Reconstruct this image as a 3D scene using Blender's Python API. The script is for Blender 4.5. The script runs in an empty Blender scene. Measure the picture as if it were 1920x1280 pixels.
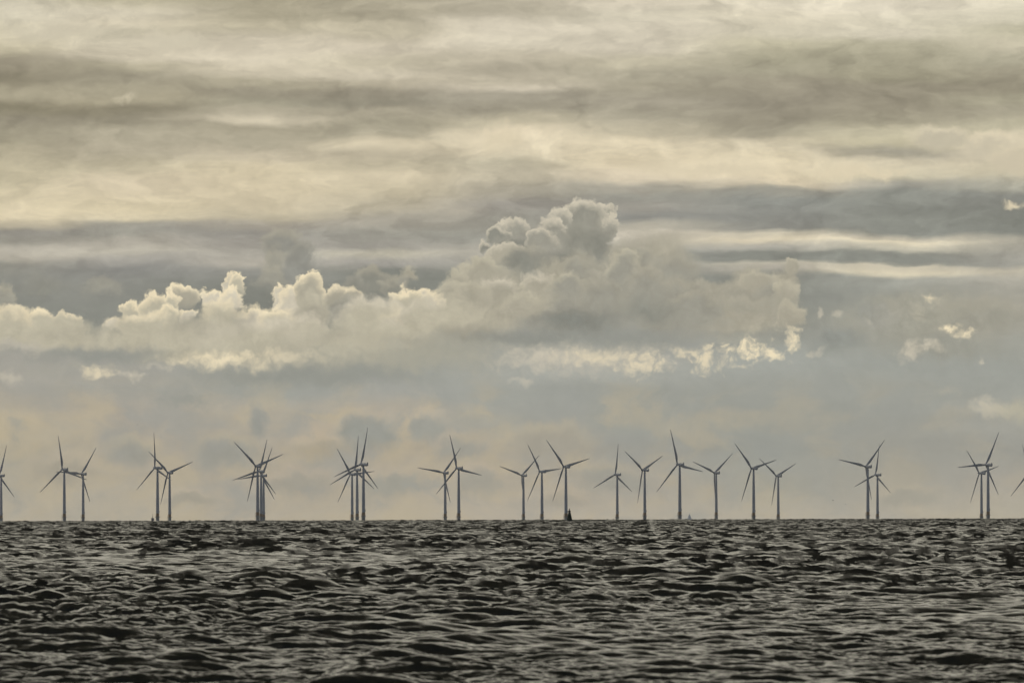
import bpy, bmesh, math, random
import numpy as np
from mathutils import Vector, Matrix

scene = bpy.context.scene
COL = scene.collection

# ------------------------------------------------------------------ camera
LENS, SENSOR = 400.0, 36.0
F = LENS / SENSOR                      # focal length in frame widths
EARTH = 7.3e6                          # earth radius with normal refraction
EYE = 5.0                              # the photographer's eye above the water
PITCH = (976.0 - 640) / (F * 1920) - math.sqrt(2 * EYE / EARTH)      # puts the sea horizon where it is in the photograph
ROLL = 0.0026
fwd0 = Vector((0, math.cos(PITCH), math.sin(PITCH)))
up0 = Vector((0, -math.sin(PITCH), math.cos(PITCH)))
rt0 = Vector((1, 0, 0))
RT = rt0 * math.cos(ROLL) - up0 * math.sin(ROLL)
UP = up0 * math.cos(ROLL) + rt0 * math.sin(ROLL)


def ray(px, py):
    """Direction of a point of the photograph (1920 x 1280)."""
    fp = F * 1920.0
    return (fwd0 + RT * ((px - 960) / fp) - UP * ((py - 640) / fp)).normalized()


cam_d = bpy.data.cameras.new("camera")
cam_d.lens = LENS
cam_d.sensor_width = SENSOR
cam_d.clip_start = 1.0
cam_d.clip_end = 120000.0
cam_d.dof.use_dof = True
cam_d.dof.focus_distance = 13000.0
cam_d.dof.aperture_fstop = 5.6
cam = bpy.data.objects.new("camera", cam_d)
COL.objects.link(cam)
m = Matrix((RT, UP, -fwd0)).transposed().to_4x4()
m.translation = Vector((0, 0, EYE))
cam.matrix_world = m
scene.camera = cam

scene.view_settings.view_transform = 'Standard'
scene.view_settings.look = 'None'
scene.view_settings.gamma = 1.0
scene.view_settings.exposure = 0.0
scene.cycles.use_adaptive_sampling = True
scene.cycles.adaptive_threshold = 0.010
scene.cycles.adaptive_min_samples = 12
scene.cycles.max_bounces = 6
scene.cycles.use_denoising = True
scene.cycles.denoiser = 'OPENIMAGEDENOISE'
scene.cycles.denoising_input_passes = 'RGB_ALBEDO_NORMAL'
scene.cycles.denoising_prefilter = 'ACCURATE'

# ------------------------------------------------------------------ sun
SUN_AZ, SUN_EL = math.radians(-62), math.radians(44)     # ahead and to the left, behind the cloud deck
sun_d = bpy.data.lights.new("sun", 'SUN')
sun_d.energy = 0.5
sun_d.angle = math.radians(40)
sun_d.color = (1.0, 0.93, 0.80)
sun = bpy.data.objects.new("sun", sun_d)
sv = Vector((math.sin(SUN_AZ) * math.cos(SUN_EL), math.cos(SUN_AZ) * math.cos(SUN_EL), math.sin(SUN_EL)))
sun.rotation_euler = (-sv).to_track_quat('-Z', 'Y').to_euler()
sun.location = (0, 0, 500)
COL.objects.link(sun)


# ------------------------------------------------------------------ node helpers
def lin(c):
    out = []
    for v in c:
        v /= 255.0
        out.append(v / 12.92 if v <= 0.04045 else ((v + 0.055) / 1.055) ** 2.4)
    return (out[0], out[1], out[2], 1.0)


def slin(c, deck=False):
    """Cloud colour: vapour in this light is never bluer than a greenish grey."""
    r, gg, b = c
    if b > (r + gg) / 2 - 6:
        r, gg = r + 3, min(gg, r + 2) + 2
        b = (r + gg) / 2 - 8
    elif r > 195:
        b += 6
    elif deck and r > 140 and r - b > 15:
        b += 3
    return lin((r, gg, b))


class Nodes:
    def __init__(self, tree):
        self.t = tree

    def put(self, sock, v):
        if isinstance(v, bpy.types.NodeSocket):
            self.t.links.new(v, sock)
        elif v is not None:
            sock.default_value = v

    def new(self, kind, **kw):
        n = self.t.nodes.new(kind)
        for k, v in kw.items():
            setattr(n, k, v)
        return n

    def math(self, op, a, b=None, c=None, clamp=False):
        n = self.new('ShaderNodeMath', operation=op, use_clamp=clamp)
        for i, v in enumerate((a, b, c)):
            self.put(n.inputs[i], v)
        return n.outputs[0]

    def vmath(self, op, a, b=None, c=None):
        n = self.new('ShaderNodeVectorMath', operation=op)
        for i, v in enumerate((a, b, c)):
            if v is not None:
                self.put(n.inputs[i], v)
        return n.outputs['Value'] if op in ('DOT_PRODUCT', 'LENGTH', 'DISTANCE') else n.outputs[0]

    def ss(self, x, lo, hi, a=0.0, b=1.0, kind='SMOOTHSTEP'):
        n = self.new('ShaderNodeMapRange', interpolation_type=kind, clamp=True)
        for i, v in enumerate((x, lo, hi, a, b)):
            self.put(n.inputs[i], v)
        return n.outputs[0]

    def mix(self, f, a, b, blend='MIX'):
        n = self.new('ShaderNodeMix', data_type='RGBA', blend_type=blend, clamp_factor=True)
        self.put(n.inputs[0], f)
        self.put(n.inputs[6], a)
        self.put(n.inputs[7], b)
        return n.outputs[2]

    def noise(self, vec, scale, detail=4.0, rough=0.5, dims='2D', dist=0.0, col=False):
        n = self.new('ShaderNodeTexNoise', noise_dimensions=dims)
        self.put(n.inputs['Vector'], vec)
        n.inputs['Scale'].default_value = scale
        n.inputs['Detail'].default_value = detail
        n.inputs['Roughness'].default_value = rough
        n.inputs['Distortion'].default_value = dist
        return n.outputs['Color'] if col else n.outputs[0]

    def voro(self, vec, scale, detail=0.0, rough=0.5):
        n = self.new('ShaderNodeTexVoronoi', voronoi_dimensions='2D', feature='F1')
        self.put(n.inputs['Vector'], vec)
        n.inputs['Scale'].default_value = scale
        n.inputs['Detail'].default_value = detail
        n.inputs['Roughness'].default_value = rough
        return n.outputs['Distance']

    def combine(self, x, y, z=0.0):
        n = self.new('ShaderNodeCombineXYZ')
        for i, v in enumerate((x, y, z)):
            self.put(n.inputs[i], v)
        return n.outputs[0]

    def sep(self, v):
        n = self.new('ShaderNodeSeparateXYZ')
        self.put(n.inputs[0], v)
        return n.outputs

    def ramp(self, fac, stops):
        n = self.new('ShaderNodeValToRGB')
        cr = n.color_ramp
        cr.interpolation = 'EASE'
        stops = sorted(stops)[:32]
        cr.elements[0].position = stops[0][0]
        cr.elements[0].color = stops[0][1]
        cr.elements[1].position = stops[-1][0]
        cr.elements[1].color = stops[-1][1]
        for p, c in stops[1:-1]:
            cr.elements.new(p).color = c
        self.put(n.inputs[0], fac)
        return n.outputs[0]


# ------------------------------------------------------------------ sky
# Angles on the sky dome are measured in hundredths of the picture width: one unit is 100/1920 of it.
UNIT = math.atan(100.0 / (F * 1920.0))


def sky_uv(px, py):
    d = ray(px, py)
    return math.atan2(d.x, d.y) / UNIT, math.asin(d.z) / UNIT


# banks of the upper deck, read downwards on nine bearings: (height in the picture, colour)
DECK = [
    [(0, 200, 192, 165), (25, 206, 198, 170), (60, 208, 199, 168), (95, 192, 183, 154), (118, 152, 144, 122), (150, 137, 130, 111),
     (177, 163, 155, 130), (200, 140, 133, 112), (225, 144, 137, 116), (250, 152, 145, 122), (290, 175, 166, 139), (330, 190, 180, 150),
     (370, 205, 193, 158), (400, 213, 200, 164), (418, 188, 178, 152), (430, 152, 148, 135), (448, 150, 146, 135), (466, 178, 172, 155),
     (486, 172, 166, 149), (500, 142, 140, 130), (530, 135, 136, 133), (600, 140, 142, 140), (680, 166, 163, 153), (720, 168, 164, 150),
     (755, 178, 170, 150), (790, 190, 178, 149), (840, 186, 176, 150), (900, 180, 172, 150), (976, 186, 177, 155)],
    [(0, 185, 177, 150), (20, 205, 196, 168), (42, 212, 202, 172), (60, 190, 182, 157), (82, 198, 189, 161), (108, 208, 198, 169),
     (128, 176, 168, 142), (150, 152, 145, 123), (172, 166, 158, 133), (186, 176, 167, 140), (206, 140, 133, 113), (226, 148, 141, 119),
     (252, 172, 164, 140), (280, 180, 171, 146), (312, 192, 182, 153), (340, 208, 195, 162), (388, 214, 201, 164), (408, 210, 198, 163),
     (422, 158, 154, 139), (436, 152, 149, 138), (456, 170, 164, 148), (476, 182, 176, 158), (492, 163, 159, 147), (506, 142, 141, 135),
     (540, 137, 138, 138), (600, 135, 139, 142), (690, 164, 162, 153), (730, 166, 164, 154), (770, 174, 167, 150), (850, 177, 169, 150), (976, 186, 177, 155)],
    [(0, 165, 157, 132), (32, 166, 158, 133), (52, 188, 179, 152), (76, 205, 195, 167), (105, 207, 197, 169), (138, 204, 194, 165),
     (156, 172, 164, 139), (172, 149, 142, 121), (192, 152, 146, 124), (208, 168, 160, 137), (226, 196, 186, 157), (245, 166, 158, 134),
     (268, 171, 163, 139), (292, 196, 185, 155), (320, 213, 200, 164), (352, 208, 195, 160), (382, 199, 187, 154), (402, 188, 178, 151),
     (420, 168, 161, 144), (440, 155, 151, 139), (462, 162, 157, 144), (480, 176, 171, 156), (500, 178, 172, 156), (515, 138, 138, 136),
     (540, 128, 132, 135), (620, 132, 137, 140), (700, 152, 156, 155), (735, 158, 160, 155), (765, 178, 171, 152), (850, 179, 170, 150), (976, 185, 175, 153)],
    [(0, 170, 162, 138), (38, 168, 160, 136), (62, 190, 181, 155), (90, 200, 190, 163), (118, 195, 186, 160), (143, 204, 194, 166),
     (156, 178, 169, 145), (170, 147, 140, 120), (190, 147, 141, 121), (207, 167, 159, 136), (230, 160, 153, 130), (252, 178, 170, 145),
     (270, 210, 198, 165), (290, 184, 174, 148), (312, 190, 180, 152), (332, 205, 193, 160), (356, 195, 184, 155), (384, 184, 175, 150),
     (412, 165, 159, 142), (440, 152, 149, 138), (465, 160, 156, 143), (478, 188, 182, 161), (494, 166, 162, 150), (508, 130, 133, 134),
     (550, 127, 132, 136), (640, 140, 145, 146), (700, 150, 156, 155), (730, 162, 163, 157), (765, 180, 172, 153), (850, 183, 172, 149), (976, 188, 178, 155)],
    [(0, 190, 181, 158), (20, 178, 170, 147), (48, 203, 194, 168), (80, 208, 199, 172), (110, 190, 181, 157), (130, 170, 162, 140),
     (150, 188, 179, 155), (163, 203, 193, 166), (178, 162, 155, 135), (205, 158, 151, 130), (228, 188, 179, 152), (250, 221, 208, 174),
     (276, 214, 202, 169), (302, 181, 173, 148), (330, 190, 181, 156), (356, 170, 163, 143), (385, 156, 151, 138), (420, 150, 147, 136),
     (445, 152, 150, 140), (470, 176, 171, 155), (500, 160, 157, 147), (520, 130, 134, 136), (640, 158, 159, 153), (700, 164, 167, 161),
     (740, 160, 164, 160), (790, 169, 167, 155), (850, 180, 171, 150), (976, 188, 178, 157)],
    [(0, 215, 205, 178), (30, 206, 198, 171), (52, 212, 203, 176), (90, 204, 195, 169), (120, 190, 182, 156), (142, 171, 164, 141),
     (166, 159, 152, 130), (192, 157, 150, 130), (220, 166, 159, 137), (244, 186, 177, 151), (265, 221, 208, 173), (300, 222, 208, 172),
     (328, 212, 199, 168), (346, 165, 160, 143), (365, 146, 144, 134), (388, 151, 147, 137), (412, 143, 142, 135), (426, 180, 174, 155),
     (438, 198, 190, 167), (455, 182, 176, 158), (470, 150, 151, 148), (520, 132, 137, 140), (640, 160, 160, 153), (700, 164, 166, 160),
     (740, 155, 161, 157), (800, 158, 162, 156), (850, 164, 162, 152), (900, 176, 169, 152), (976, 188, 179, 158)],
    [(0, 220, 211, 183), (30, 215, 206, 177), (57, 204, 196, 168), (80, 188, 181, 153), (102, 171, 165, 139), (128, 164, 158, 134),
     (152, 151, 144, 123), (190, 148, 141, 121), (232, 151, 144, 123), (254, 158, 151, 129), (270, 206, 195, 163), (300, 222, 209, 173),
     (330, 228, 214, 177), (346, 218, 204, 170), (357, 152, 149, 137), (375, 138, 139, 132), (402, 140, 140, 133), (428, 142, 141, 133),
     (438, 205, 196, 168), (450, 222, 210, 177), (463, 176, 172, 157), (475, 128, 132, 134), (488, 130, 134, 136), (497, 186, 180, 160),
     (506, 180, 174, 157), (520, 136, 141, 142), (600, 138, 144, 146), (680, 166, 168, 160), (740, 155, 161, 158), (850, 159, 161, 153), (900, 168, 166, 153), (976, 186, 178, 158)],
    [(0, 220, 211, 184), (40, 211, 203, 175), (64, 205, 197, 170), (86, 176, 170, 144), (110, 165, 159, 134), (138, 158, 152, 127),
     (162, 148, 141, 120), (200, 147, 140, 119), (226, 159, 152, 129), (246, 194, 186, 157), (268, 190, 182, 152), (288, 167, 161, 141),
     (310, 204, 194, 163), (330, 194, 186, 159), (346, 159, 156, 144), (362, 135, 137, 131), (400, 133, 135, 129), (436, 134, 136, 130),
     (445, 180, 173, 153), (452, 224, 213, 180), (463, 192, 186, 164), (474, 130, 134, 134), (490, 134, 137, 136), (497, 205, 196, 168),
     (509, 216, 206, 174), (520, 160, 160, 150), (560, 146, 150, 147), (600, 164, 163, 151), (680, 160, 162, 154), (740, 157, 161, 155), (860, 165, 163, 152), (976, 186, 178, 158)],
    [(0, 218, 210, 182), (40, 205, 198, 170), (60, 191, 185, 157), (84, 199, 191, 162), (102, 178, 172, 147), (130, 160, 153, 130),
     (160, 150, 143, 121), (190, 160, 154, 130), (216, 166, 159, 136), (236, 188, 181, 153), (255, 211, 200, 168), (290, 205, 194, 163),
     (322, 204, 194, 162), (350, 168, 165, 147), (370, 138, 138, 130), (410, 128, 131, 125), (436, 132, 134, 128), (450, 175, 170, 152),
     (475, 165, 162, 148), (490, 160, 158, 148), (505, 186, 179, 158), (525, 172, 168, 152), (550, 165, 162, 150), (590, 168, 165, 150),
     (650, 162, 162, 152), (700, 160, 162, 154), (800, 166, 165, 155), (860, 163, 162, 153), (900, 174, 168, 152), (976, 188, 180, 158)],
]
BX = [0, 240, 480, 720, 960, 1200, 1440, 1680, 1920]

# cloud colours
CREAM, IVORY, PALE = (250, 234, 192), (234, 220, 182), (212, 203, 176)
WARM, STONE, GREY, SLATE, BLUE = (194, 187, 165), (176, 170, 152), (160, 157, 144), (144, 143, 132), (138, 142, 137)
# cumulus heaps, back to front: (x, y, half width, half height, body colour, rim colour, softness)
HEAPS = [
    # bright heaped edges in the deck at upper right
    (1862, 276, 74, 36, (204, 194, 164), (230, 217, 182), .35), (1765, 262, 66, 28, (198, 189, 160), (224, 212, 179), .4), (1905, 300, 60, 36, (206, 195, 164), (220, 208, 174), .4), (1600, 322, 120, 24, (224, 211, 175), (230, 217, 181), .5), (1340, 318, 150, 26, (222, 209, 174), (228, 215, 180), .6),
    (940, 262, 60, 24, (220, 207, 172), (228, 214, 180), .5), (120, 60, 110, 22, (206, 197, 168), (216, 207, 178), .7), (330, 78, 80, 20, (208, 199, 170), (218, 208, 179), .6),
    # grey tower standing behind the left bank
    (530, 460, 42, 38, (153, 151, 141), STONE, .30), (562, 482, 34, 34, (152, 150, 140), GREY, .35), (516, 500, 26, 44, GREY, STONE, .40), (570, 520, 46, 52, (152, 151, 142), (152, 151, 142), .5),
    (508, 528, 32, 36, GREY, STONE, .5),
    # pale shreds in the slate gap on the left
    (190, 545, 42, 22, GREY, STONE, .8), (85, 538, 50, 22, SLATE, GREY, .9),
    # grey heaps behind the middle of the bank
    (702, 528, 40, 36, SLATE, STONE, .25), (668, 545, 34, 34, SLATE, GREY, .3), (740, 545, 32, 30, SLATE, STONE, .3), (766, 514, 20, 20, STONE, WARM, .35), (755, 532, 18, 18, GREY, STONE, .4),
    # far left heap
    (6, 566, 30, 44, GREY, STONE, .2), (24, 595, 24, 30, GREY, STONE, .25),
    # big central tower, back to front
    (962, 432, 42, 26, GREY, PALE, .12), (935, 440, 26, 20, SLATE, PALE, .12), (912, 462, 18, 18, SLATE, PALE, .15), (960, 462, 46, 24, SLATE, GREY, .2),
    (1132, 402, 22, 24, GREY, PALE, .12), (1142, 428, 22, 40, GREY, PALE, .12), (1088, 410, 50, 46, (150, 148, 136), PALE, .10), (1052, 412, 26, 28, GREY, PALE, .12),
    (1036, 436, 30, 34, GREY, PALE, .12), (1100, 460, 62, 58, SLATE, GREY, .2), (1008, 452, 36, 28, GREY, PALE, .12), (948, 476, 40, 30, STONE, PALE, .12),
    (985, 492, 60, 36, SLATE, STONE, .3), (1060, 500, 70, 50, SLATE, GREY, .4),
    (1240, 470, 70, 46, STONE, STONE, .6), (1180, 500, 60, 46, GREY, STONE, .3), (1268, 520, 50, 60, GREY, STONE, .4), (1088, 520, 55, 50, GREY, STONE, .3), (1040, 520, 40, 40, STONE, STONE, .3),
    (902, 512, 54, 36, STONE, WARM, .15), (856, 530, 30, 30, STONE, WARM, .2), (850, 556, 40, 34, STONE, WARM, .25),
    (950, 540, 70, 46, STONE, STONE, .4), (1150, 545, 70, 56, GREY, STONE, .35), (1010, 545, 46, 34, STONE, WARM, .3), (985, 532, 16, 16, WARM, PALE, .4),
    # right shoulder
    (1410, 532, 60, 36, STONE, STONE, .35), (1486, 506, 20, 22, STONE, WARM, .2), (1470, 530, 34, 34, STONE, STONE, .3), (1375, 552, 80, 30, GREY, STONE, .3),
    (1300, 555, 66, 34, GREY, STONE, .3), (1250, 555, 70, 40, GREY, STONE, .35), (1425, 528, 50, 26, STONE, WARM, .4), (1375, 560, 44, 30, GREY, STONE, .35), (1440, 556, 46, 40, GREY, STONE, .3), (1470, 552, 32, 34, STONE, WARM, .25), (1482, 590, 26, 36, STONE, WARM, .22), (1425, 588, 50, 36, GREY, STONE, .35), (1380, 595, 120, 56, STONE, STONE, .5),
    (1250, 600, 110, 50, GREY, GREY, .6), (1220, 578, 66, 32, SLATE, GREY, .7), (1060, 590, 150, 56, GREY, STONE, .5), (900, 585, 80, 56, STONE, WARM, .4),
    (960, 590, 50, 34, STONE, WARM, .4), (1090, 606, 70, 26, SLATE, SLATE, .8),
    (1172, 512, 44, 46, GREY, WARM, .18), (1012, 530, 38, 28, STONE, PALE, .22), (1062, 540, 44, 32, GREY, WARM, .22), (1128, 558, 50, 40, GREY, STONE, .5), (1215, 540, 46, 50, GREY, STONE, .25),
    (935, 545, 44, 34, STONE, PALE, .25), (985, 575, 50, 34, STONE, WARM, .3), (880, 560, 40, 40, STONE, WARM, .25), (1300, 575, 70, 34, GREY, STONE, .3), (1075, 590, 60, 28, SLATE, GREY, .5),
    # faint far heaps, low over the sea
    (690, 812, 77, 57, (158, 159, 150), (199, 187, 159), 0.35), (802, 800, 45, 44, (164, 164, 154), (204, 191, 162), 0.35), (862, 838, 62, 33, (168, 165, 153), (197, 185, 159), 0.40), (600, 838, 70, 35, (179, 169, 148), (206, 191, 160), 0.40),
    (483, 798, 22, 39, (159, 159, 150), (169, 167, 157), 0.50), (560, 905, 87, 33, (171, 165, 150), (197, 183, 156), 0.45), (740, 905, 75, 37, (167, 164, 151), (198, 185, 158), 0.45), (420, 850, 75, 44, (164, 162, 151), (189, 179, 156), 0.45), (245, 850, 62, 37, (165, 162, 150), (191, 181, 157), 0.45),
    (120, 880, 75, 37, (173, 165, 147), (197, 185, 157), 0.50), (900, 905, 62, 39, (171, 166, 152), (201, 187, 159), 0.45), (1030, 830, 100, 44, (173, 167, 152), (195, 184, 159), 0.50), (1150, 900, 87, 37, (167, 164, 152), (189, 179, 158), 0.50), (350, 935, 75, 24, (173, 166, 149), (199, 185, 157), 0.50), (1700, 930, 87, 26, (173, 168, 153), (191, 181, 160), 0.50),
    (1060, 935, 62, 24, (175, 167, 151), (201, 187, 160), 0.45),
    # broad faint mass on the right
    (1720, 605, 150, 66, (163, 161, 147), (174, 169, 151), .6), (1640, 590, 46, 40, (162, 160, 148), (172, 168, 151), .4), (1850, 600, 110, 50, (164, 161, 147), (176, 170, 151), .6), (1770, 650, 120, 40, (160, 159, 147), (168, 164, 149), .7), (1570, 640, 60, 40, (152, 154, 146), (160, 159, 149), .6),
    # bright left bank, back to front
    (72, 606, 48, 38, WARM, CREAM, .14), (20, 618, 50, 50, WARM, IVORY, .2), (128, 606, 26, 24, WARM, IVORY, .16), (100, 630, 70, 40, WARM, WARM, .4),
    (216, 606, 26, 16, PALE, IVORY, .25), (250, 580, 28, 28, WARM, CREAM, .12), (288, 578, 34, 30, WARM, CREAM, .12), (340, 558, 34, 34, STONE, CREAM, .10),
    (322, 572, 18, 30, WARM, CREAM, .14), (392, 560, 24, 28, PALE, CREAM, .14), (402, 548, 10, 14, PALE, CREAM, .2), (426, 530, 18, 22, PALE, CREAM, .12), (447, 536, 24, 30, WARM, CREAM, .10),
    (430, 565, 36, 36, PALE, CREAM, .14), (414, 598, 46, 48, WARM, IVORY, .2), (310, 600, 40, 30, WARM, CREAM, .2), (352, 596, 18, 18, PALE, CREAM, .2), (270, 610, 60, 32, WARM, IVORY, .25),
    (520, 556, 18, 24, PALE, CREAM, .15), (545, 570, 34, 38, PALE, CREAM, .15), (582, 550, 34, 42, STONE, CREAM, .10), (628, 556, 28, 30, STONE, IVORY, .14), (662, 562, 26, 28, STONE, IVORY, .16), (640, 585, 44, 36, GREY, STONE, .3),
    (588, 590, 40, 50, STONE, WARM, .3), (480, 602, 40, 34, PALE, CREAM, .2), (520, 610, 50, 40, WARM, CREAM, .25), (800, 556, 22, 22, PALE, CREAM, .15), (760, 566, 42, 34, WARM, CREAM, .15), (815, 566, 26, 28, PALE, CREAM, .2),
    (700, 595, 70, 44, WARM, PALE, .3), (790, 600, 60, 44, WARM, PALE, .35), (735, 605, 26, 30, PALE, IVORY, .7), (560, 625, 70, 44, WARM, PALE, .35),
    # lower body of the bank
    (840, 600, 80, 50, WARM, WARM, .5), (880, 625, 90, 40, STONE, WARM, .6), (430, 660, 150, 34, WARM, PALE, .7), (330, 655, 90, 34, WARM, WARM, .7), (90, 634, 150, 32, WARM, WARM, .5), (300, 632, 150, 34, WARM, WARM, .45), (480, 640, 130, 46, WARM, PALE, .5), (700, 640, 150, 50, WARM, WARM, .5),
]
# loose soft streaks and scraps: (x, y, half width, half height, colour, strength, roughness of outline)
SCRAPS = [
    (200, 664, 140, 16, (148, 151, 149), .95, .5), (40, 652, 60, 10, (196, 189, 168), .6, .5), (1000, 634, 190, 17, (142, 146, 146), .9, .5), (1180, 632, 130, 17, (147, 149, 146), .85, .5), (1090, 612, 60, 16, (136, 142, 145), .8, .6),
    (610, 672, 270, 24, (175, 171, 154), .85, .5), (830, 664, 150, 26, (172, 169, 153), .75, .5), (150, 690, 130, 9, (170, 167, 153), .5, .8),
    (1085, 440, 40, 26, (148, 146, 133), .55, .6), (978, 500, 44, 16, (146, 146, 135), .6, .7), (1215, 582, 60, 24, (145, 146, 136), .6, .7), (1120, 596, 70, 16, (136, 140, 134), .6, .7), (1045, 600, 60, 12, (140, 143, 135), .5, .7), (1330, 600, 70, 16, (158, 156, 144), .5, .8),
    (1395, 575, 60, 14, (160, 157, 143), .6, .9), (1452, 560, 26, 12, (163, 160, 145), .5, 1.), (1420, 612, 60, 12, (186, 180, 160), .4, .8), (1330, 545, 40, 12, (178, 172, 154), .5, .9),
    (350, 615, 60, 16, STONE, .6, .8), (110, 628, 70, 12, STONE, .5, .8), (450, 600, 24, 20, GREY, .6, .9), (640, 632, 90, 16, STONE, .5, .8), (540, 645, 40, 18, STONE, .5, 1.), (760, 640, 60, 14, GREY, .4, .9),
    (1130, 652, 200, 14, (174, 171, 156), .6, .7), (1380, 640, 90, 12, (178, 174, 157), .5, .9),
    (410, 674, 92, 17, CREAM, .8, .8), (520, 668, 70, 18, IVORY, .7, .9), (620, 660, 80, 20, WARM, .6, 1.1), (560, 704, 190, 20, (147, 154, 154), .9, .6),
    (185, 700, 32, 16, IVORY, .85, 1.0), (245, 704, 32, 9, PALE, .7, 1.0), (18, 706, 34, 13, PALE, .5, .8), (300, 688, 30, 7, PALE, .45, 1.2),
    (1010, 672, 70, 20, PALE, .8, 1.0), (1110, 676, 170, 30, (200, 193, 170), .75, .8), (1130, 668, 90, 18, IVORY, .7, 1.0), (1210, 684, 50, 22, IVORY, .8, 1.3), (1330, 674, 40, 24, IVORY, .95, 1.5), (1400, 656, 44, 22, CREAM, .95, 1.7),
    (1440, 664, 30, 20, CREAM, .9, 1.7), (1484, 636, 18, 34, CREAM, .85, 1.4), (1286, 656, 40, 14, IVORY, .7, 1.5), (1395, 690, 18, 7, IVORY, .7, 1.4), (1526, 662, 20, 8, PALE, .6, 1.2), (985, 714, 30, 8, PALE, .5, 1.2),
    (1778, 614, 18, 12, CREAM, .95, 1.1), (1808, 626, 20, 13, CREAM, .95, 1.1), (1712, 656, 26, 24, PALE, .75, 1.1), (1745, 650, 22, 12, PALE, .65, 1.1), (1754, 558, 14, 9, IVORY, .8, 1.2), (1728, 585, 18, 20, WARM, .6, 1.2), (1835, 677, 6, 5, PALE, .7, 1.),
    (1576, 582, 16, 6, PALE, .55, 1.4), (1534, 589, 8, 10, PALE, .55, 1.2), (1625, 598, 12, 6, PALE, .5, 1.), (1622, 575, 40, 30, (152, 154, 149), .7, .9), (1650, 610, 40, 30, (166, 164, 153), .6, 1.),
    (1860, 762, 46, 18, PALE, .75, .7), (1905, 768, 60, 24, (190, 184, 162), .8, .6), (1770, 732, 24, 12, (180, 176, 160), .6, 1.), (1900, 385, 32, 9, IVORY, .9, .9), (1690, 580, 60, 30, (172, 168, 153), .5, 1.),
    (232, 187, 22, 9, (204, 194, 162), .8, .8), (1200, 362, 30, 10, (160, 152, 140), .4, .9), (945, 252, 40, 26, (228, 214, 178), .6, .7),
    (345, 752, 60, 22, (150, 154, 153), .75, 1.), (485, 788, 14, 26, (158, 159, 153), .8, .6), (35, 795, 22, 12, (164, 162, 151), .7, .9), (30, 815, 12, 14, (164, 162, 151), .6, .8), (705, 800, 90, 40, (162, 162, 154), .5, 1.4), (800, 795, 60, 30, (167, 165, 155), .4, 1.4),
    (596, 802, 40, 26, (196, 180, 149), .6, 1.2), (612, 778, 60, 8, (194, 180, 150), .6, .7), (585, 850, 60, 16, (192, 177, 148), .5, 1.2), (580, 920, 40, 14, (160, 160, 153), .6, 1.), (660, 850, 50, 20, (163, 163, 156), .6, 1.),
    (800, 912, 50, 16, (160, 161, 154), .6, 1.), (1010, 800, 60, 20, (182, 174, 154), .5, 1.2), (880, 815, 60, 14, (186, 175, 151), .5, 1.2), (1230, 800, 120, 50, (158, 162, 157), .4, .8), (1500, 800, 200, 60, (156, 161, 157), .5, .7),
    (1060, 920, 60, 20, (190, 177, 152), .4, 1.2), (1230, 940, 60, 14, (188, 177, 154), .4, 1.), (1690, 900, 60, 20, (178, 171, 153), .4, 1.2), (230, 845, 36, 24, (165, 164, 155), .6, .9), (400, 835, 40, 20, (163, 162, 154), .6, .9), (430, 915, 28, 16, (163, 162, 154), .6, .9),
]


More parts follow.
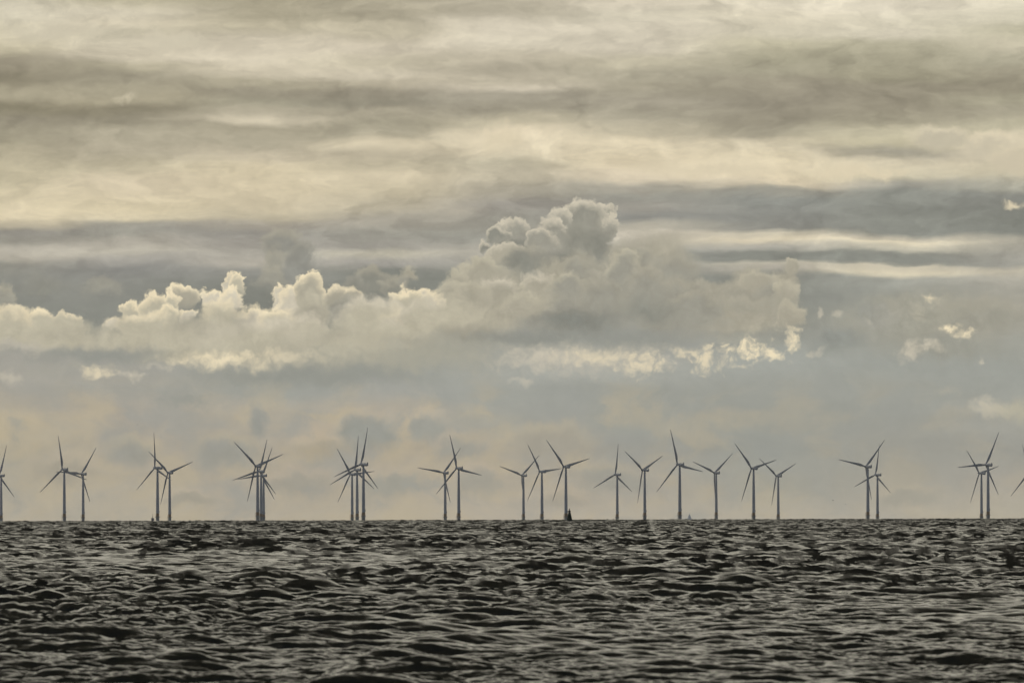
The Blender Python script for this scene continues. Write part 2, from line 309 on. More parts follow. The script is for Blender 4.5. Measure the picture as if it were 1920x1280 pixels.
def build_sky():
    w = bpy.data.worlds.new("World")
    scene.world = w
    w.use_nodes = True
    t = w.node_tree
    t.nodes.clear()
    g = Nodes(t)
    out = g.new('ShaderNodeOutputWorld')
    dirn = g.vmath('NORMALIZE', g.new('ShaderNodeTexCoord').outputs['Generated'])
    x, y, z = g.sep(dirn)
    az = g.math('ARCTAN2', x, y)
    el = g.math('ARCSINE', z)
    u = g.math('MULTIPLY', az, 1 / UNIT)
    v = g.math('MULTIPLY', el, 1 / UNIT)

    # clear sky, seen only through breaks in the deck behind the camera
    sky = g.new('ShaderNodeTexSky', sky_type='NISHITA')
    sky.sun_disc = False
    sky.sun_elevation = SUN_EL
    sky.sun_rotation = SUN_AZ
    clear = g.new('ShaderNodeBackground')
    g.put(clear.inputs[0], sky.outputs[0])
    clear.inputs[1].default_value = 0.06

    # the overcast all round
    st = g.vmath('MULTIPLY', dirn, (1.0, 1.0, 3.0))
    n1 = g.noise(st, 2.3, 5, .55, '3D')
    n2 = g.noise(st, 9.0, 4, .55, '3D')
    front = g.ss(y, -0.5, 0.9)
    low = g.mix(front, lin((150, 158, 170)), (1.12, 1.06, .87, 1))
    high = g.mix(front, lin((124, 130, 140)), lin((54, 51, 42)))
    oc = g.mix(g.ss(z, 0.05, 0.38), low, high)
    glow = g.ss(g.vmath('DOT_PRODUCT', dirn, tuple(sv)), 0.80, 1.0)
    oc = g.mix(g.math('MULTIPLY', glow, .5), oc, (1.05, .95, .74, 1))
    tone = g.math('ADD', g.ss(n1, .3, .7, .72, 1.22, 'LINEAR'), g.ss(n2, .3, .7, -.12, .12, 'LINEAR'))
    oc = g.vmath('MULTIPLY', oc, g.combine(tone, tone, tone))
    over = g.new('ShaderNodeBackground')
    g.put(over.inputs[0], oc)
    brk = g.math('MULTIPLY', g.ss(n1, .47, .60), g.math('SUBTRACT', 1.0, g.ss(y, -.3, .1)))
    around = g.new('ShaderNodeMixShader')
    g.put(around.inputs[0], brk)
    t.links.new(over.outputs[0], around.inputs[1])
    t.links.new(clear.outputs[0], around.inputs[2])

    # the bank of clouds over the wind farm
    p0 = g.combine(u, v)
    st2 = g.vmath('MULTIPLY', p0, (0.32, 1.0, 1.0))
    wa = g.noise(st2, 1.1, 5, .55, col=True)
    warp = g.vmath('MULTIPLY_ADD', wa, (1.5, .42, 0), (-.75, -.21, 0))
    pd = g.vmath('ADD', p0, warp)
    ud, vd, _ = g.sep(pd)
    vtop = sky_uv(960, -40)[1]
    vbot = sky_uv(960, 980)[1]
    fac = g.ss(vd, vtop, vbot, kind='LINEAR')
    col = None
    for i, stops in enumerate(DECK):
        uu = sky_uv(BX[i], 640)[0]
        # the roll of the horizon is taken out bearing by bearing
        ss_ = []
        for py, r, gg, b in stops:
            vv = sky_uv(BX[i], py)[1]
            ss_.append((min(1, max(0, (vtop - vv) / (vtop - vbot))), slin((r, gg, b), True)))
        c = g.ramp(fac, ss_)
        if col is None:
            col = c
        else:
            ul = sky_uv(BX[i - 1], 640)[0]
            col = g.mix(g.ss(ud, ul, uu, kind='SMOOTHSTEP'), col, c)
    # drawn-out streaks in the deck
    s1 = g.noise(g.vmath('ADD', st2, warp), 2.2, 6, .58)
    s2 = g.noise(pd, 3.0, 5, .6)
    upper = g.ss(v, 3.2, 5.0)
    s3 = g.noise(g.vmath('MULTIPLY_ADD', p0, (.55, 1.25, 0), g.vmath('MULTIPLY', wa, (1.2, .9, 0))), 2.6, 6, .6)
    k = g.math('MULTIPLY_ADD', g.ss(s1, .25, .75, -.18, .18, 'LINEAR'), g.math('MULTIPLY_ADD', upper, .75, .25), g.math('MULTIPLY_ADD', upper, .05, 1.015))
    k = g.math('ADD', k, g.math('MULTIPLY_ADD', g.ss(s3, .3, .7, -.08, .08, 'LINEAR'), upper, g.ss(s2, .25, .75, -.03, .03, 'LINEAR')))
    col = g.vmath('MULTIPLY', col, g.combine(k, k, k))

    # hazy far clouds low over the sea: grey and peach
    f1 = g.noise(g.vmath('MULTIPLY', pd, (.75, 1., 1.)), .95, 7, .58)
    peach = g.ss(f1, .47, .66)
    lowz = g.math('MULTIPLY', g.ss(v, 2.7, 1.7), g.ss(u, 9.5, 1.0, .35, 1.0))
    col = g.mix(g.math('MULTIPLY', g.math('MULTIPLY', peach, lowz), .5), col, lin((198, 183, 152)))
    greyf = g.ss(f1, .50, .32)
    col = g.mix(g.math('MULTIPLY', g.math('MULTIPLY', greyf, lowz), .5), col, lin((158, 160, 155)))

    # cumulus: every heap has a lit rim and a shaded body, billowing at the edge
    wb = g.noise(p0, 1.7, 6, .60, col=True)
    pc = g.vmath('ADD', p0, g.vmath('MULTIPLY_ADD', wb, (.55, .50, 0), (-.275, -.25, 0)))
    bil = g.voro(pc, 4.2, 2.0, .55)
    bil2 = g.noise(p0, 6.5, 5, .62)
    edge = g.math('MULTIPLY_ADD', bil2, .45, g.math('MULTIPLY', bil, .55))
    edge = g.math('SUBTRACT', edge, .42)
    light = Vector((-.10, 1.0, 0)).normalized()
    inside_heap = None
    for (hx, hy, rx, ry, body, rim, soft) in HEAPS:
        cu, cv = sky_uv(hx, hy)
        sx, sy = 100.0 / rx, 100.0 / ry
        pk = g.vmath('MULTIPLY_ADD', col, (1e-7, 1e-7, 0), pc)          # keeps the chain evaluated heap by heap
        q = g.vmath('MULTIPLY_ADD', pk, (sx, sy, 0), (-cu * sx, -cv * sy, 0))
        r = g.math('MULTIPLY_ADD', edge, min(.70, 16.0 / math.sqrt(rx * ry)), g.vmath('LENGTH', q))
        up = g.vmath('DOT_PRODUCT', q, tuple(light))
        a = g.ss(r, 1.0 + soft * .5, 1.0 - soft * 1.2)
        a = g.math('MULTIPLY', a, g.ss(up, -1.15, -.1))
        tt = g.math('MULTIPLY_ADD', up, .45, g.math('MULTIPLY', r, .75))
        c = g.mix(g.ss(tt, .35, 1.08), slin(body), slin(rim))
        col = g.mix(a, col, c)
        inside_heap = a if inside_heap is None else g.math('MAXIMUM', inside_heap, a)
    for (hx, hy, rx, ry, c, st_, rough) in SCRAPS:
        cu, cv = sky_uv(hx, hy)
        sx, sy = 100.0 / (rx * 1.25), 100.0 / (ry * 1.25)
        pk = g.vmath('MULTIPLY_ADD', col, (1e-7, 1e-7, 0), pc)          # keeps the chain evaluated heap by heap
        q = g.vmath('MULTIPLY_ADD', pk, (sx, sy, 0), (-cu * sx, -cv * sy, 0))
        r = g.math('MULTIPLY_ADD', edge, 1.0 * rough, g.vmath('LENGTH', q))
        a = g.ss(r, 1.30, .10, 0.0, st_)
        col = g.mix(a, col, slin(c))
    # fine grain of the vapour
    mid = g.math('MULTIPLY', inside_heap, g.math('MULTIPLY', g.ss(v, .8, 3.2, .45, 1.0), g.ss(v, 6.4, 5.6)))
    lump = g.math('SUBTRACT', g.noise(pc, 1.9, 6, .6), g.math('MULTIPLY_ADD', bil, .35, .36))
    fine = g.math('MULTIPLY_ADD', g.math('MULTIPLY', lump, mid), .30, g.ss(g.noise(pc, 5.0, 6, .62), .25, .75, .975, 1.025, 'LINEAR'))
    col = g.vmath('MULTIPLY', col, g.combine(fine, fine, fine))
    bank = g.new('ShaderNodeBackground')
    g.put(bank.inputs[0], col)

    inside = g.math('MULTIPLY', g.ss(g.math('ABSOLUTE', u), 15.0, 10.8), g.ss(v, 15.0, 10.2))
    inside = g.math('MULTIPLY', inside, g.math('MULTIPLY', g.ss(v, -6.0, -3.0), g.math('GREATER_THAN', y, 0.0)))
    allsky = g.new('ShaderNodeMixShader')
    g.put(allsky.inputs[0], inside)
    t.links.new(around.outputs[0], allsky.inputs[1])
    t.links.new(bank.outputs[0], allsky.inputs[2])
    t.links.new(allsky.outputs[0], out.inputs['Surface'])
    w.cycles.sampling_method = 'MANUAL'
    w.cycles.sample_map_resolution = 256
    print("sky nodes", len(t.nodes))


build_sky()


# ------------------------------------------------------------------ materials
def material(name, color, rough=0.6, metallic=0.0, var=0.08, scale=0.6, bump=0.0):
    mt = bpy.data.materials.new(name)
    mt.use_nodes = True
    g = Nodes(mt.node_tree)
    b = mt.node_tree.nodes['Principled BSDF']
    co = g.new('ShaderNodeTexCoord').outputs['Object']
    n = g.noise(co, scale, 5, .6, '3D')
    k = g.ss(n, .3, .7, 1 - var, 1 + var, 'LINEAR')
    c = g.vmath('MULTIPLY', tuple(color[:3]), g.combine(k, k, k))
    g.put(b.inputs['Base Color'], c)
    b.inputs['Roughness'].default_value = rough
    b.inputs['Metallic'].default_value = metallic
    if bump:
        bn = g.new('ShaderNodeBump')
        bn.inputs['Strength'].default_value = bump
        g.put(bn.inputs['Height'], n)
        g.put(b.inputs['Normal'], bn.outputs[0])
    return mt


M_PAINT = material('turbine_paint', (.38, .40, .43), .45, 0, .06, .15)
M_BLADE = material('blade_gelcoat', (.36, .38, .41), .4, 0, .05, .2)
M_BAND = material('ochre_band', (.30, .19, .10), .6, 0, .25, .5)
M_CONC = material('wet_concrete', (.27, .27, .27), .8, 0, .2, .4)
M_STEEL = material('dark_steel', (.10, .10, .11), .5, .3, .2, .8)
M_GREEN = material('buoy_green', (.003, .018, .007), .9, 0, .3, 1.5)
M_BLACK = material('weathered_black', (.012, .012, .012), .6, 0, .3, 1.5)
M_PALE = material('pale_lens', (.6, .55, .5), .3, 0, .1, 2.0)
M_RED = material('red_cap', (.35, .05, .03), .5, 0, .1, 2.0)
M_SHIP = material('ship_white', (.78, .79, .8), .5, 0, .06, .1)
M_HULL = material('ship_hull', (.06, .08, .12), .5, 0, .1, .1)
M_BIRD = material('gull_feathers', (.10, .10, .10), .8, 0, .2, 4.0)


def water_material():
    mt = bpy.data.materials.new('sea_water')
    mt.use_nodes = True
    g = Nodes(mt.node_tree)
    b = mt.node_tree.nodes['Principled BSDF']
    b.inputs['Base Color'].default_value = (.004, .006, .005, 1)
    b.inputs['Roughness'].default_value = .20
    b.inputs['IOR'].default_value = 1.333
    co = g.new('ShaderNodeTexCoord').outputs['Object']
    rot = g.new('ShaderNodeMapping')
    g.put(rot.inputs[0], co)
    rot.inputs['Rotation'].default_value = (0, 0, .35)
    rot.inputs['Scale'].default_value = (1.3, 2.2, 2.0)
    n1 = g.noise(rot.outputs[0], 1.7, 3, .55, '3D')
    far = g.ss(g.sep(co)[1], 300.0, 2500.0, .16, .35)        # open water beyond the lee of the shore is choppier
    bp = g.new('ShaderNodeBump')
    g.put(bp.inputs['Strength'], far)
    bp.inputs['Distance'].default_value = .12
    g.put(bp.inputs['Height'], n1)
    g.put(b.inputs['Normal'], bp.outputs[0])
    return mt


# ------------------------------------------------------------------ the sea
def ocean_patch(n, size, peak, lo, hi, rms, wind, spread, seed, slope):
    """Random wind sea on a periodic square: height and sideways displacement."""
    rng = np.random.default_rng(seed)
    k1 = 2 * np.pi * np.fft.fftfreq(n, size / n)
    kx, ky = np.meshgrid(k1, k1, indexing='ij')
    k = np.hypot(kx, ky)
    k[0, 0] = 1e-6
    kp = 2 * np.pi / peak
    s = np.exp(-1.1 * (kp / k) ** 2) / k ** slope
    cosd = (kx * math.cos(wind) + ky * math.sin(wind)) / k
    d = np.abs(cosd) ** spread * np.where(cosd > 0, 1.0, .25) + .05
    band = (k > 2 * np.pi / hi) & (k < 2 * np.pi / lo)
    amp = np.sqrt(s * d) * band
    amp[0, 0] = 0
    h = amp * (rng.normal(size=(n, n)) + 1j * rng.normal(size=(n, n)))
    z = np.fft.ifft2(h)
    sc = rms / z.real.std()
    dx = np.fft.ifft2(-1j * kx / k * h).real * sc
    dy = np.fft.ifft2(-1j * ky / k * h).real * sc
    return z.real * sc, dx, dy


def lookup(patch, size, x, y):
    n = patch[0].shape[0]
    fx = (x / size * n) % n
    fy = (y / size * n) % n
    i = fx.astype(np.int32)
    j = fy.astype(np.int32)
    fx -= i
    fy -= j
    i %= n
    j %= n
    i2 = (i + 1) % n
    j2 = (j + 1) % n
    res = []
    for p in patch:
        res.append((p[i, j] * (1 - fx) + p[i2, j] * fx) * (1 - fy) + (p[i, j2] * (1 - fx) + p[i2, j2] * fx) * fy)
    return res


WAVE_RMS = 0.20
PATCH = [(ocean_patch(2048, 211.0, 9.5, .9, 80, WAVE_RMS, math.radians(-94), 3.0, 5, 3.9), 211.0, .31, 1.2),
         (ocean_patch(1024, 37.3, 3.2, .25, 6.0, .026, math.radians(-145), 1.0, 8, 2.9), 37.3, 1.13, 1.1),
         (ocean_patch(512, 13.7, .70, .18, 1.3, .011, math.radians(-120), .8, 11, 2.7), 13.7, .55, .9)]


def sea_at(x, y):
    d2 = x * x + y * y
    gust = 1 + .12 * np.sin(x * .043 + y * .0047 + 1) + .12 * np.sin(x * -.031 + y * .0073 + 2.2) + .12 * np.sin(x * .071 - y * .0061)
    z = -d2 / (2 * EARTH)
    # the shore gives some lee: the sea is roughest well out
    lee = np.clip(np.log(np.sqrt(d2 + 1) / 300) / np.log(1600 / 300), 0, 1)
    patchy = 1 + .30 * np.sin(x * .21 + y * .011 + .7 * np.sin(y * .031)) + .30 * np.sin(x * .11 - y * .023 + 1.9) + .25 * np.sin(x * .37 + y * .041 + np.sin(x * .09))
    patchy = np.clip(patchy, .35, 1.8)
    rough = (.80 + .52 * lee, (.55 + 1.1 * lee) * patchy, (1.0 + .3 * lee) * patchy)
    ox = np.zeros_like(x)
    oy = np.zeros_like(x)
    for (patch, size, a, chop), rg in zip(PATCH, rough):
        ca, sa = math.cos(a), math.sin(a)
        h, dx, dy = lookup(patch, size, x * ca + y * sa, -x * sa + y * ca)
        z = z + h * gust * rg
        ox += (dx * ca - dy * sa) * gust * rg * chop
        oy += (dx * sa + dy * ca) * gust * rg * chop
    return x + ox, y + oy, z


def build_sea():
    # rings closer together near the shore, bearings closer together ahead
    def bearings(n, m):
        return np.concatenate([np.linspace(-.050, .050, n), .050 + (np.pi * 2 - .100) * np.linspace(0, 1, m + 2)[1:-1]])

    near = [250.0]
    while near[-1] < 1150:
        near.append(near[-1] + .13 * (near[-1] / 320) ** 2)
    split = near[-1]
    r_near = np.concatenate([np.linspace(2, 249, 70), near])
    r_far = np.concatenate([np.arange(split, 10200, 1.6), np.geomspace(10300, 27000, 10)])
    co, quads, base = [], [], 0
    for rr, side in ((r_near, bearings(721, 101)), (r_far, bearings(361, 50))):
        A, Rr = np.meshgrid(side, rr)
        x, y, z = sea_at((np.sin(A) * Rr).ravel(), (np.cos(A) * Rr).ravel())
        nr, na = Rr.shape
        if not base:                                          # outer ring: in-between points lie on the coarser ring's edges
            for q in (x, y, z):
                last = q[(nr - 1) * na:]
                last[1::2] = (last[0::2] + np.roll(last[0::2], -1)[:len(last[1::2])]) / 2 if na % 2 == 0 else last[1::2]
        co.append(np.stack([x, y, z], 1))
        ii, jj = np.meshgrid(np.arange(nr - 1), np.arange(na), indexing='ij')
        j2 = (jj + 1) % na
        quads.append(base + np.stack([ii * na + jj, (ii + 1) * na + jj, (ii + 1) * na + j2, ii * na + j2], -1).reshape(-1, 4)[:, ::-1])
        if not base:
            n0 = na
        base += nr * na
    co.append(np.zeros((1, 3)))
    co = np.concatenate(co).astype(np.float32)
    quads = np.concatenate(quads)
    j = np.arange(n0)
    tris = np.stack([np.full(n0, base), j, (j + 1) % n0], -1)[:, ::-1]
    print('sea points', len(co))
    me = bpy.data.meshes.new('sea')
    nq, nt = len(quads), len(tris)
    me.vertices.add(len(co))
    me.vertices.foreach_set('co', co.ravel())
    me.loops.add(nq * 4 + nt * 3)
    me.loops.foreach_set('vertex_index', np.concatenate([quads.ravel(), tris.ravel()]).astype(np.int32))
    me.polygons.add(nq + nt)
    me.polygons.foreach_set('loop_start', np.concatenate([np.arange(nq) * 4, nq * 4 + np.arange(nt) * 3]).astype(np.int32))
    me.update(calc_edges=True)
    me.polygons.foreach_set('use_smooth', np.ones(nq + nt, bool))
    me.materials.append(water_material())
    o = bpy.data.objects.new('sea', me)
    COL.objects.link(o)
    o['kind'] = 'structure'
    return o


build_sea()


# ------------------------------------------------------------------ mesh helpers
def lathe(bm, prof, seg=24, mat=Matrix.Identity(4), cap=True):
    rings = []
    for r, z in prof:
        rings.append([bm.verts.new(mat @ Vector((r * math.cos(2 * math.pi * i / seg), r * math.sin(2 * math.pi * i / seg), z))) for i in range(seg)])
    for a, b in zip(rings, rings[1:]):
        for i in range(seg):
            bm.faces.new((a[i], a[(i + 1) % seg], b[(i + 1) % seg], b[i]))
    if cap:
        bm.faces.new(rings[0][::-1])
        bm.faces.new(rings[-1])


def bar(bm, p, q, r, seg=8):
    p, q = Vector(p), Vector(q)
    d = q - p
    mt = d.to_track_quat('Z', 'Y').to_matrix().to_4x4()
    mt.translation = p
    lathe(bm, [(r, 0), (r, d.length)], seg, mt)


def box(bm, c, s, bev=0.0):
    r = bmesh.ops.create_cube(bm, size=1, matrix=Matrix.Translation(c) @ Matrix.Diagonal((*s, 1)))
    if bev:
        ed = list({e for v in r['verts'] for e in v.link_edges})
        bmesh.ops.bevel(bm, geom=ed, offset=bev, segments=2, affect='EDGES')


def loft(bm, rings, cap=True):
    vs = [[bm.verts.new(p) for p in r] for r in rings]
    n = len(vs[0])
    for a, b in zip(vs, vs[1:]):
        for i in range(n):
            bm.faces.new((a[i], a[(i + 1) % n], b[(i + 1) % n], b[i]))
    if cap:
        bm.faces.new(vs[0][::-1])
        bm.faces.new(vs[-1])


def obj(name, bm, mat, parent=None, smooth=True):
    bmesh.ops.recalc_face_normals(bm, faces=bm.faces)
    me = bpy.data.meshes.new(name)
    bm.to_mesh(me)
    bm.free()
    if smooth:
        for p in me.polygons:
            p.use_smooth = True
        try:
            me.set_sharp_from_angle(angle=math.radians(40))
        except Exception:
            pass
    me.materials.append(mat)
    o = bpy.data.objects.new(name, me)
    COL.objects.link(o)
    if parent:
        o.parent = parent
    return o


def thing(name, label, cat, loc=(0, 0, 0), rz=0.0, group=None):
    o = bpy.data.objects.new(name, None)
    o.empty_display_size = 2
    COL.objects.link(o)
    o.location = loc
    o.rotation_euler = (0, 0, rz)
    o['label'] = label
    o['category'] = cat
    if group:
        o['group'] = group
    return o


# ------------------------------------------------------------------ wind turbines
ROTOR = 46.5
HUB_Z = 70.0
OVERHANG = 4.3
TILT = math.radians(6)
GROUP = 'wind turbines of the offshore wind farm'


def blade_bm():
    bm = bmesh.new()
    rings = []
    #   share of radius, chord, thickness, twist, roundness
    st = [(.022, 1.9, 1.9, 0, 1), (.06, 1.9, 1.85, 6, 1), (.10, 2.3, 1.55, 13, .7), (.15, 3.0, 1.2, 13, .35), (.20, 3.45, .95, 12, .1), (.26, 3.35, .78, 10, 0),
          (.35, 2.9, .58, 7, 0), (.46, 2.4, .44, 5, 0), (.58, 1.95, .33, 3, 0), (.70, 1.55, .25, 2, 0), (.82, 1.2, .18, 1, 0), (.91, .92, .13, .5, 0), (.965, .68, .09, 0, 0), (.99, .42, .06, 0, 0), (1.0, .16, .03, 0, 0)]
    n = 20
    for s, ch, th, tw, rd in st:
        z = s * ROTOR
        ring = []
        for i in range(n):
            a = 2 * math.pi * i / n
            cx, cy = math.cos(a), math.sin(a)
            # round root blends into a section with a blunt leading and a thin trailing edge
            px = ch * .5 * cx + ch * .17 * (1 - rd)
            sharp = 1 - (1 - rd) * .75 * max(0, cx) ** 1.5 if cx > 0 else 1
            py = th * .5 * cy * sharp
            t = math.radians(-tw)
            ring.append(Vector((px * math.cos(t) - py * math.sin(t), px * math.sin(t) + py * math.cos(t) + 1.4 * s * s, z)))
        rings.append(ring)
    loft(bm, rings)
    return bm


def make_turbine():
    t = thing('wind_turbine', '', 'wind turbine', group=GROUP)
    bm = bmesh.new()
    lathe(bm, [(2.12, 11.0), (2.08, 14), (1.95, 30), (1.62, 50), (1.25, 66.6), (1.22, 67.9)], 32)
    for z in (27.5, 47.5):                                    # flanges between the tower sections
        lathe(bm, [(1.98 - (z - 27.5) * .0165, z - .12), (2.03 - (z - 27.5) * .0165, z - .06), (2.03 - (z - 27.5) * .0165, z + .06), (1.98 - (z - 27.5) * .0165, z + .12)], 32, cap=False)
    tower = obj('tower', bm, M_PAINT, t)
    bm = bmesh.new()
    box(bm, (1.1, -1.95, 13.2), (.95, .25, 2.1), .06)
    obj('door', bm, M_STEEL, tower, False)
    bm = bmesh.new()
    lathe(bm, [(2.16, 6.6), (2.16, 10.9), (2.2, 11.0)], 32)
    obj('ochre_band', bm, M_BAND, t)
    bm = bmesh.new()
    lathe(bm, [(4.6, -12), (3.4, -3), (2.25, .5), (2.2, 4.5), (2.35, 5.6), (2.35, 6.6)], 32)
    obj('foundation', bm, M_CONC, t)
    # working platform with rail, and the davit mast that stands at its edge
    bm = bmesh.new()
    lathe(bm, [(2.36, 5.75), (3.3, 5.9), (3.3, 6.05), (2.36, 6.1)], 28, cap=False)
    box(bm, (-3.5, -.4, 5.98), (2.0, 1.3, .16))
    plat = obj('platform', bm, M_CONC, t, False)
    bm = bmesh.new()
    for i in range(14):
        a = 2 * math.pi * i / 14
        p = (3.2 * math.cos(a), 3.2 * math.sin(a))
        q = (3.2 * math.cos(a + 2 * math.pi / 14), 3.2 * math.sin(a + 2 * math.pi / 14))
        bar(bm, (*p, 6.0), (*p, 7.1), .05, 6)
        bar(bm, (*p, 7.1), (*q, 7.1), .04, 6)
        bar(bm, (*p, 6.55), (*q, 6.55), .03, 6)
    obj('railing', bm, M_STEEL, plat)
    bm = bmesh.new()
    bar(bm, (-4.3, -.4, -2), (-4.3, -.4, 9.4), .14)
    bar(bm, (-4.3, -.4, 9.3), (-2.9, -.9, 9.9), .1)
    box(bm, (-4.3, -.4, 9.1), (.5, .5, .6), .05)
    obj('davit', bm, M_STEEL, t)

    # nacelle: a rounded long housing, tilted nose up, nose pointing +Y
    nac = None
    bm = bmesh.new()
    rings = []
    for yy, w, h, zc in [(2.9, 1.05, 1.05, 0), (2.6, 1.35, 1.35, 0), (1.2, 1.6, 1.62, 0), (-2.0, 1.72, 1.72, 0), (-5.2, 1.7, 1.66, .02), (-6.7, 1.6, 1.5, .1), (-7.1, 1.4, 1.3, .14)]:
        ring = []
        for i in range(24):
            a = 2 * math.pi * i / 24
            e = .72
            c, s = math.cos(a), math.sin(a)
            ring.append(Vector((w * math.copysign(abs(c) ** e, c), yy, zc + h * math.copysign(abs(s) ** e, s))))
        rings.append(ring)
    loft(bm, rings)
    lathe(bm, [(1.28, -2.1), (1.45, -1.4)], 24)
    nac = obj('nacelle', bm, M_PAINT, t)
    nac.location = (0, 0, HUB_Z - .2)
    nac.rotation_euler = (TILT, 0, 0)
    bm = bmesh.new()                                          # upright fin with wind sensors on the rear of the roof
    loft(bm, [[Vector(p) for p in ((-1.2, -6.3, 1.3), (1.2, -6.3, 1.3), (1.2, -6.95, 1.2), (-1.2, -6.95, 1.2))],
              [Vector(p) for p in ((-.9, -6.6, 2.5), (.9, -6.6, 2.5), (.9, -7.0, 2.5), (-.9, -7.0, 2.5))],
              [Vector(p) for p in ((-.25, -6.8, 3.5), (.25, -6.8, 3.5), (.25, -7.05, 3.5), (-.25, -7.05, 3.5))]])
    bar(bm, (0, -6.9, 3.4), (0, -6.95, 4.3), .06)
    obj('sensor_fin', bm, M_PAINT, nac)
    bm = bmesh.new()
    box(bm, (0, -2.4, 1.8), (1.6, 3.0, .34), .1)
    obj('roof_hatch', bm, M_PAINT, nac)

    bm = bmesh.new()                                          # spinner
    lathe(bm, [(1.15, -1.35), (1.5, -1.0), (1.62, 0), (1.5, .8), (1.15, 1.55), (.7, 2.1), (.38, 2.5), (.3, 3.1), (.05, 3.25)], 24, Matrix.Rotation(-math.pi / 2, 4, 'X'))
    hub = obj('rotor_hub', bm, M_PAINT, t)
    hub.location = (0, OVERHANG * math.cos(TILT), HUB_Z + OVERHANG * math.sin(TILT) - .45)
    hub.rotation_mode = 'XYZ'
    b0 = obj('blade', blade_bm(), M_BLADE, hub)
    for k in range(1, 3):
        b = b0.copy()
        COL.objects.link(b)
        b.parent = hub
        b.rotation_euler = (0, 2 * math.pi * k / 3, 0)
    return t


def copy_tree(o, parent=None):
    c = o.copy()
    COL.objects.link(c)
    c.parent = parent
    for ch in list(o.children):
        copy_tree(ch, c)
    return c


# hub in the picture (x, y), rotor radius in the picture, blade angle, yaw
TURBINES = [
    (-1.4, 891.1, 58.8, 14.3, 40, 'grey wind turbine half cut off by the left edge of the photo'),
    (116.8, 879.6, 65.3, 107.9, 38, 'taller wind turbine of the leftmost whole pair, one blade almost straight up'),
    (152.4, 888.1, 59.5, 33.6, 38, 'smaller wind turbine of the leftmost whole pair, a blade pointing up to the right'),
    (290.2, 876.6, 67.2, 111.0, 56, 'tall wind turbine just right of the stubby sea beacon, one blade straight up'),
    (314.7, 885.7, 61.3, 70.5, 36, 'shorter wind turbine second to the right of the stubby sea beacon, blade reaching right'),
    (479.3, 873.2, 68.1, 70.8, 36, 'nearest and left tower of the tightest cluster of three, blades making a wide V'),
    (486.0, 883.2, 62.4, 14.2, 38, 'middle tower of the tightest cluster of three turbines, its hub at mid height'),
    (491.0, 891.1, 57.3, 22.4, 38, 'right tower of the tightest cluster of three turbines, its hub the lowest'),
    (656.8, 888.7, 59.2, 84.6, 38, 'shortest and left turbine of the loose row of three, blade leaning up to the left'),
    (665.5, 880.2, 64.8, 4.0, 42, 'middle turbine of the loose row of three, one blade straight up'),
    (676.7, 870.1, 70.7, 10.8, 46, 'tallest and right turbine of the loose row of three, blade tip highest of all'),
    (831.4, 886.0, 60.3, 38.9, 36, 'turbine with a blade lying level to the left, in the crossed pair left of centre'),
    (856.1, 877.3, 66.4, 101.8, 40, 'taller turbine of the crossed pair left of centre, upright blade and blade to the right'),
    (978.1, 890.8, 56.8, 47.4, 40, 'left turbine of the three beside the green buoy, lower blade along its tower'),
    (1011.9, 883.5, 62.4, 84.7, 46, 'middle turbine of the three beside the green buoy, a blade level to the right'),
    (1056.8, 874.3, 68.7, 76.9, 42, 'tall wind turbine standing right behind the green buoy'),
    (1153.5, 889.2, 58.4, 3.8, 44, 'lone small turbine right of the green buoy, blades as an upright three-pointed star'),
    (1204.5, 880.8, 62.8, 64.3, 48, 'turbine just right of the small star-shaped one, blades making a Y'),
    (1270.2, 870.3, 69.6, 101.4, 42, 'tall turbine just left of the faint far ship, one blade upright'),
    (1339.3, 885.9, 58.2, 50.7, 42, 'turbine just right of the faint far ship, upper blades in a V'),
    (1409.0, 877.5, 65.3, 76.0, 42, 'taller left turbine of the pair with crossing blades right of the faint ship'),
    (1455.5, 891.8, 56.4, 65.3, 44, 'shorter right turbine of the pair with crossing blades right of the faint ship'),
    (1623.1, 874.3, 66.6, 41.1, 40, 'taller turbine of the second pair from the right, a blade level to the left'),
    (1641.4, 889.6, 57.5, 6.4, 46, 'shorter turbine of the second pair from the right, upright blade behind a slanted one'),
    (1836.0, 886.7, 59.4, 77.0, 50, 'shorter left turbine of the rightmost whole pair, blade leaning up to the left'),
    (1848.3, 870.9, 68.8, 25.5, 42, 'taller right turbine of the rightmost whole pair, long blade up to the right'),
    (1928.2, 887.3, 57.4, 101.4, 40, 'turbine at the right edge of the photo with only two blade tips showing'),
]
proto = make_turbine()
bpy.context.view_layer.update()
for i, (hx, hy, rp, th, yaw, label) in enumerate(TURBINES):
    t = proto if i == len(TURBINES) - 1 else copy_tree(proto)
    dist = F * 1920 * ROTOR / rp
    d = ray(hx, hy)
    hub_w = Vector((0, 0, EYE)) + d * (dist / d.y)
    psi = math.radians(yaw) - math.atan2(d.x, d.y)
    t.rotation_euler = (0, 0, psi)
    hub = [c for c in t.children if c.name.startswith('rotor_hub')][0]
    t.location = hub_w - Matrix.Rotation(psi, 3, 'Z') @ hub.location
    hub.rotation_euler = (Matrix.Rotation(TILT, 3, 'X') @ Matrix.Rotation(math.radians(th), 3, 'Y')).to_euler()
    t['label'] = label


def on_sea(px, dist, sink=0.0):
    d = ray(px, 975)
    x, y = d.x / d.y * dist, dist
    return Vector((x, y, -(x * x + y * y) / (2 * EARTH) - sink))


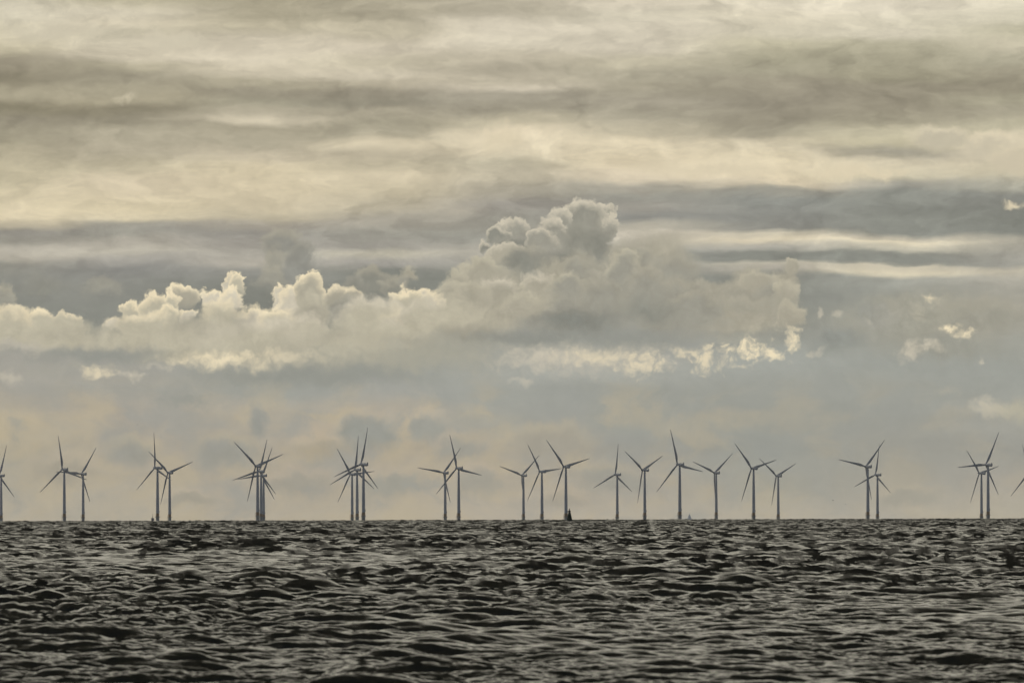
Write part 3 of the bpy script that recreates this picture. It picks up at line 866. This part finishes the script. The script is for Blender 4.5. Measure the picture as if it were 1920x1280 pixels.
# ------------------------------------------------------------------ green buoy
down = math.sqrt(2 * EYE / EARTH) + 3.5 / (F * 1920)          # its waterline shows a little below the horizon
p = on_sea(1067.8, EARTH * (down - math.sqrt(down * down - 2 * EYE / EARTH)))
print('buoy', p)
t = thing('navigation_buoy', 'dark green conical navigation buoy with a lantern, floating in front of a turbine tower', 'buoy', p)
bm = bmesh.new()
lathe(bm, [(.7, -1.4), (1.1, -.8), (1.1, .45), (.86, .8)], 28)
obj('float', bm, M_BLACK, t)
bm = bmesh.new()
lathe(bm, [(.84, .8), (.70, 1.3), (.30, 3.4), (.28, 3.55)], 28)
for z in (1.9, 2.7):
    r = .70 - (z - 1.3) * .4 / 2.1
    lathe(bm, [(r + .003, z - .05), (r + .04, z - .03), (r + .04, z + .03), (r + .003, z + .05)], 28, cap=False)
body = obj('cone_body', bm, M_GREEN, t)
bm = bmesh.new()
for i in range(3):
    a = 2 * math.pi * i / 3 + .5
    bar(bm, (  .90 * math.cos(a), .90 * math.sin(a), .8), (.42 * math.cos(a), .42 * math.sin(a), 3.5), .035)
obj('ladder_stays', bm, M_BLACK, body)
bm = bmesh.new()
lathe(bm, [(.28, 3.55), (.38, 3.6), (.38, 3.95), (.30, 4.15), (.2, 4.2)], 24)
obj('lantern_housing', bm, M_BLACK, t)
bm = bmesh.new()
lathe(bm, [(.12, 4.2), (.17, 4.25), (.17, 4.5), (.1, 4.58)], 20)
lens = obj('lantern_lens', bm, M_PALE, t)
bm = bmesh.new()
lathe(bm, [(.17, 4.59), (.17, 4.7), (.05, 4.8)], 20)
obj('lantern_cap', bm, M_RED, t)

t.scale = (1.5, 1.5, 1.3)

# ------------------------------------------------------------------ stubby sea beacon
p = on_sea(286.2, 12000)
t = thing('sea_beacon', 'short grey drum-shaped sea beacon with a thin mast left of a turbine', 'beacon', p)
bm = bmesh.new()
lathe(bm, [(1.9, -2), (1.55, .5), (1.45, 3.9)], 24)
obj('drum', bm, M_CONC, t)
bm = bmesh.new()
lathe(bm, [(1.46, 3.9), (1.75, 4.0), (1.75, 4.5), (1.2, 4.7), (.5, 5.1)], 24)
obj('gallery', bm, M_STEEL, t)
bm = bmesh.new()
bar(bm, (0, 0, 5), (0, 0, 7.0), .26)
bar(bm, (0, 0, 7), (0, 0, 9.2), .13)
obj('mast', bm, M_STEEL, t)

# ------------------------------------------------------------------ ship far off, hull down
p = on_sea(1297.5, 23500)
t = thing('cargo_ship', 'faint pale ship hull down on the horizon between two turbines', 'ship', p, math.radians(8))
bm = bmesh.new()
loft(bm, [[Vector((sx * w, yy, z)) for sx, z in ((-1, 7.5), (-.95, 0), (0, -3), (.95, 0), (1, 7.5))] for yy, w in ((-45, .2), (-38, 4), (-25, 6.5), (40, 6.8), (52, 6), (54, 5))])
obj('hull', bm, M_HULL, t)
bm = bmesh.new()
box(bm, (0, 36, 11.5), (9.0, 18, 8), .3)
box(bm, (0, 36, 18.0), (7.0, 14, 5), .3)
box(bm, (0, 35, 22.4), (5.0, 8, 3.6), .3)
sup = obj('superstructure', bm, M_SHIP, t, False)
bm = bmesh.new()
lathe(bm, [(1.8, 20.6), (1.7, 26.5), (1.3, 27)], 20, Matrix.Translation((1.2, 42, 0)))
obj('funnel', bm, M_SHIP, sup)
bm = bmesh.new()
lathe(bm, [(1.0, 24.2), (.55, 27), (.3, 31)], 12, Matrix.Translation((-.3, 35, 0)))
bar(bm, (-2.2, 35, 27), (1.6, 35, 27), .2)
obj('mast', bm, M_SHIP, sup)


# ------------------------------------------------------------------ gulls far off
def gull(px, py, dist, span, flap, rz, label):
    d = ray(px, py)
    pos = Vector((0, 0, EYE)) + d * (dist / d.y)
    bm = bmesh.new()
    rings = []
    for yy, r in ((-.42, .015), (-.3, .05), (-.12, .09), (.08, .095), (.22, .06), (.3, .055), (.37, .03), (.43, .008)):
        rings.append([Vector((r * math.cos(2 * math.pi * i / 10), yy, r * .9 * math.sin(2 * math.pi * i / 10))) for i in range(10)])
    loft(bm, rings)
    for sx in (-1, 1):
        wr = []
        for f_, ch, zz in ((.06, .24, 0), (.35, .22, flap * .55), (.7, .15, flap * .5), (1.0, .03, flap * .2)):
            xx = sx * f_ * span / 2
            wr.append([Vector((xx, ch * .5, zz)), Vector((xx, ch * .1, zz + .02)), Vector((xx, -ch * .5, zz)), Vector((xx, ch * .1, zz - .015))])
        loft(bm, wr)
    o = obj('gull', bm, M_BIRD)
    o.location = pos
    o.rotation_euler = (0, 0, rz)
    o['label'] = label
    o['category'] = 'bird'
    o['group'] = 'far gulls in flight'


gull(258, 796, 6500, 1.3, .5, .6, 'tiny dark gull flying above the turbine beside the stubby beacon')
gull(1562, 937.5, 6500, 1.3, .6, 1.3, 'higher of the two tiny gulls left of a turbine pair')
gull(1585.5, 944.5, 6500, 1.4, .15, .3, 'lower of the two tiny gulls left of a turbine pair')


# ------------------------------------------------------------------ air
bm = bmesh.new()
box(bm, (0, 13000, 36), (60000, 32000, 190))
hz = obj('haze', bm, bpy.data.materials.new('air'), None, False)
hz['kind'] = 'stuff'
mt = hz.data.materials[0]
mt.use_nodes = True
mt.node_tree.nodes.clear()
g = Nodes(mt.node_tree)
vo = g.new('ShaderNodeVolumePrincipled')
vo.inputs['Color'].default_value = (.96, .96, .95, 1)
vo.inputs['Density'].default_value = 1.1e-5
vo.inputs['Anisotropy'].default_value = .5
mo = g.new('ShaderNodeOutputMaterial')
mt.node_tree.links.new(vo.outputs[0], mo.inputs['Volume'])
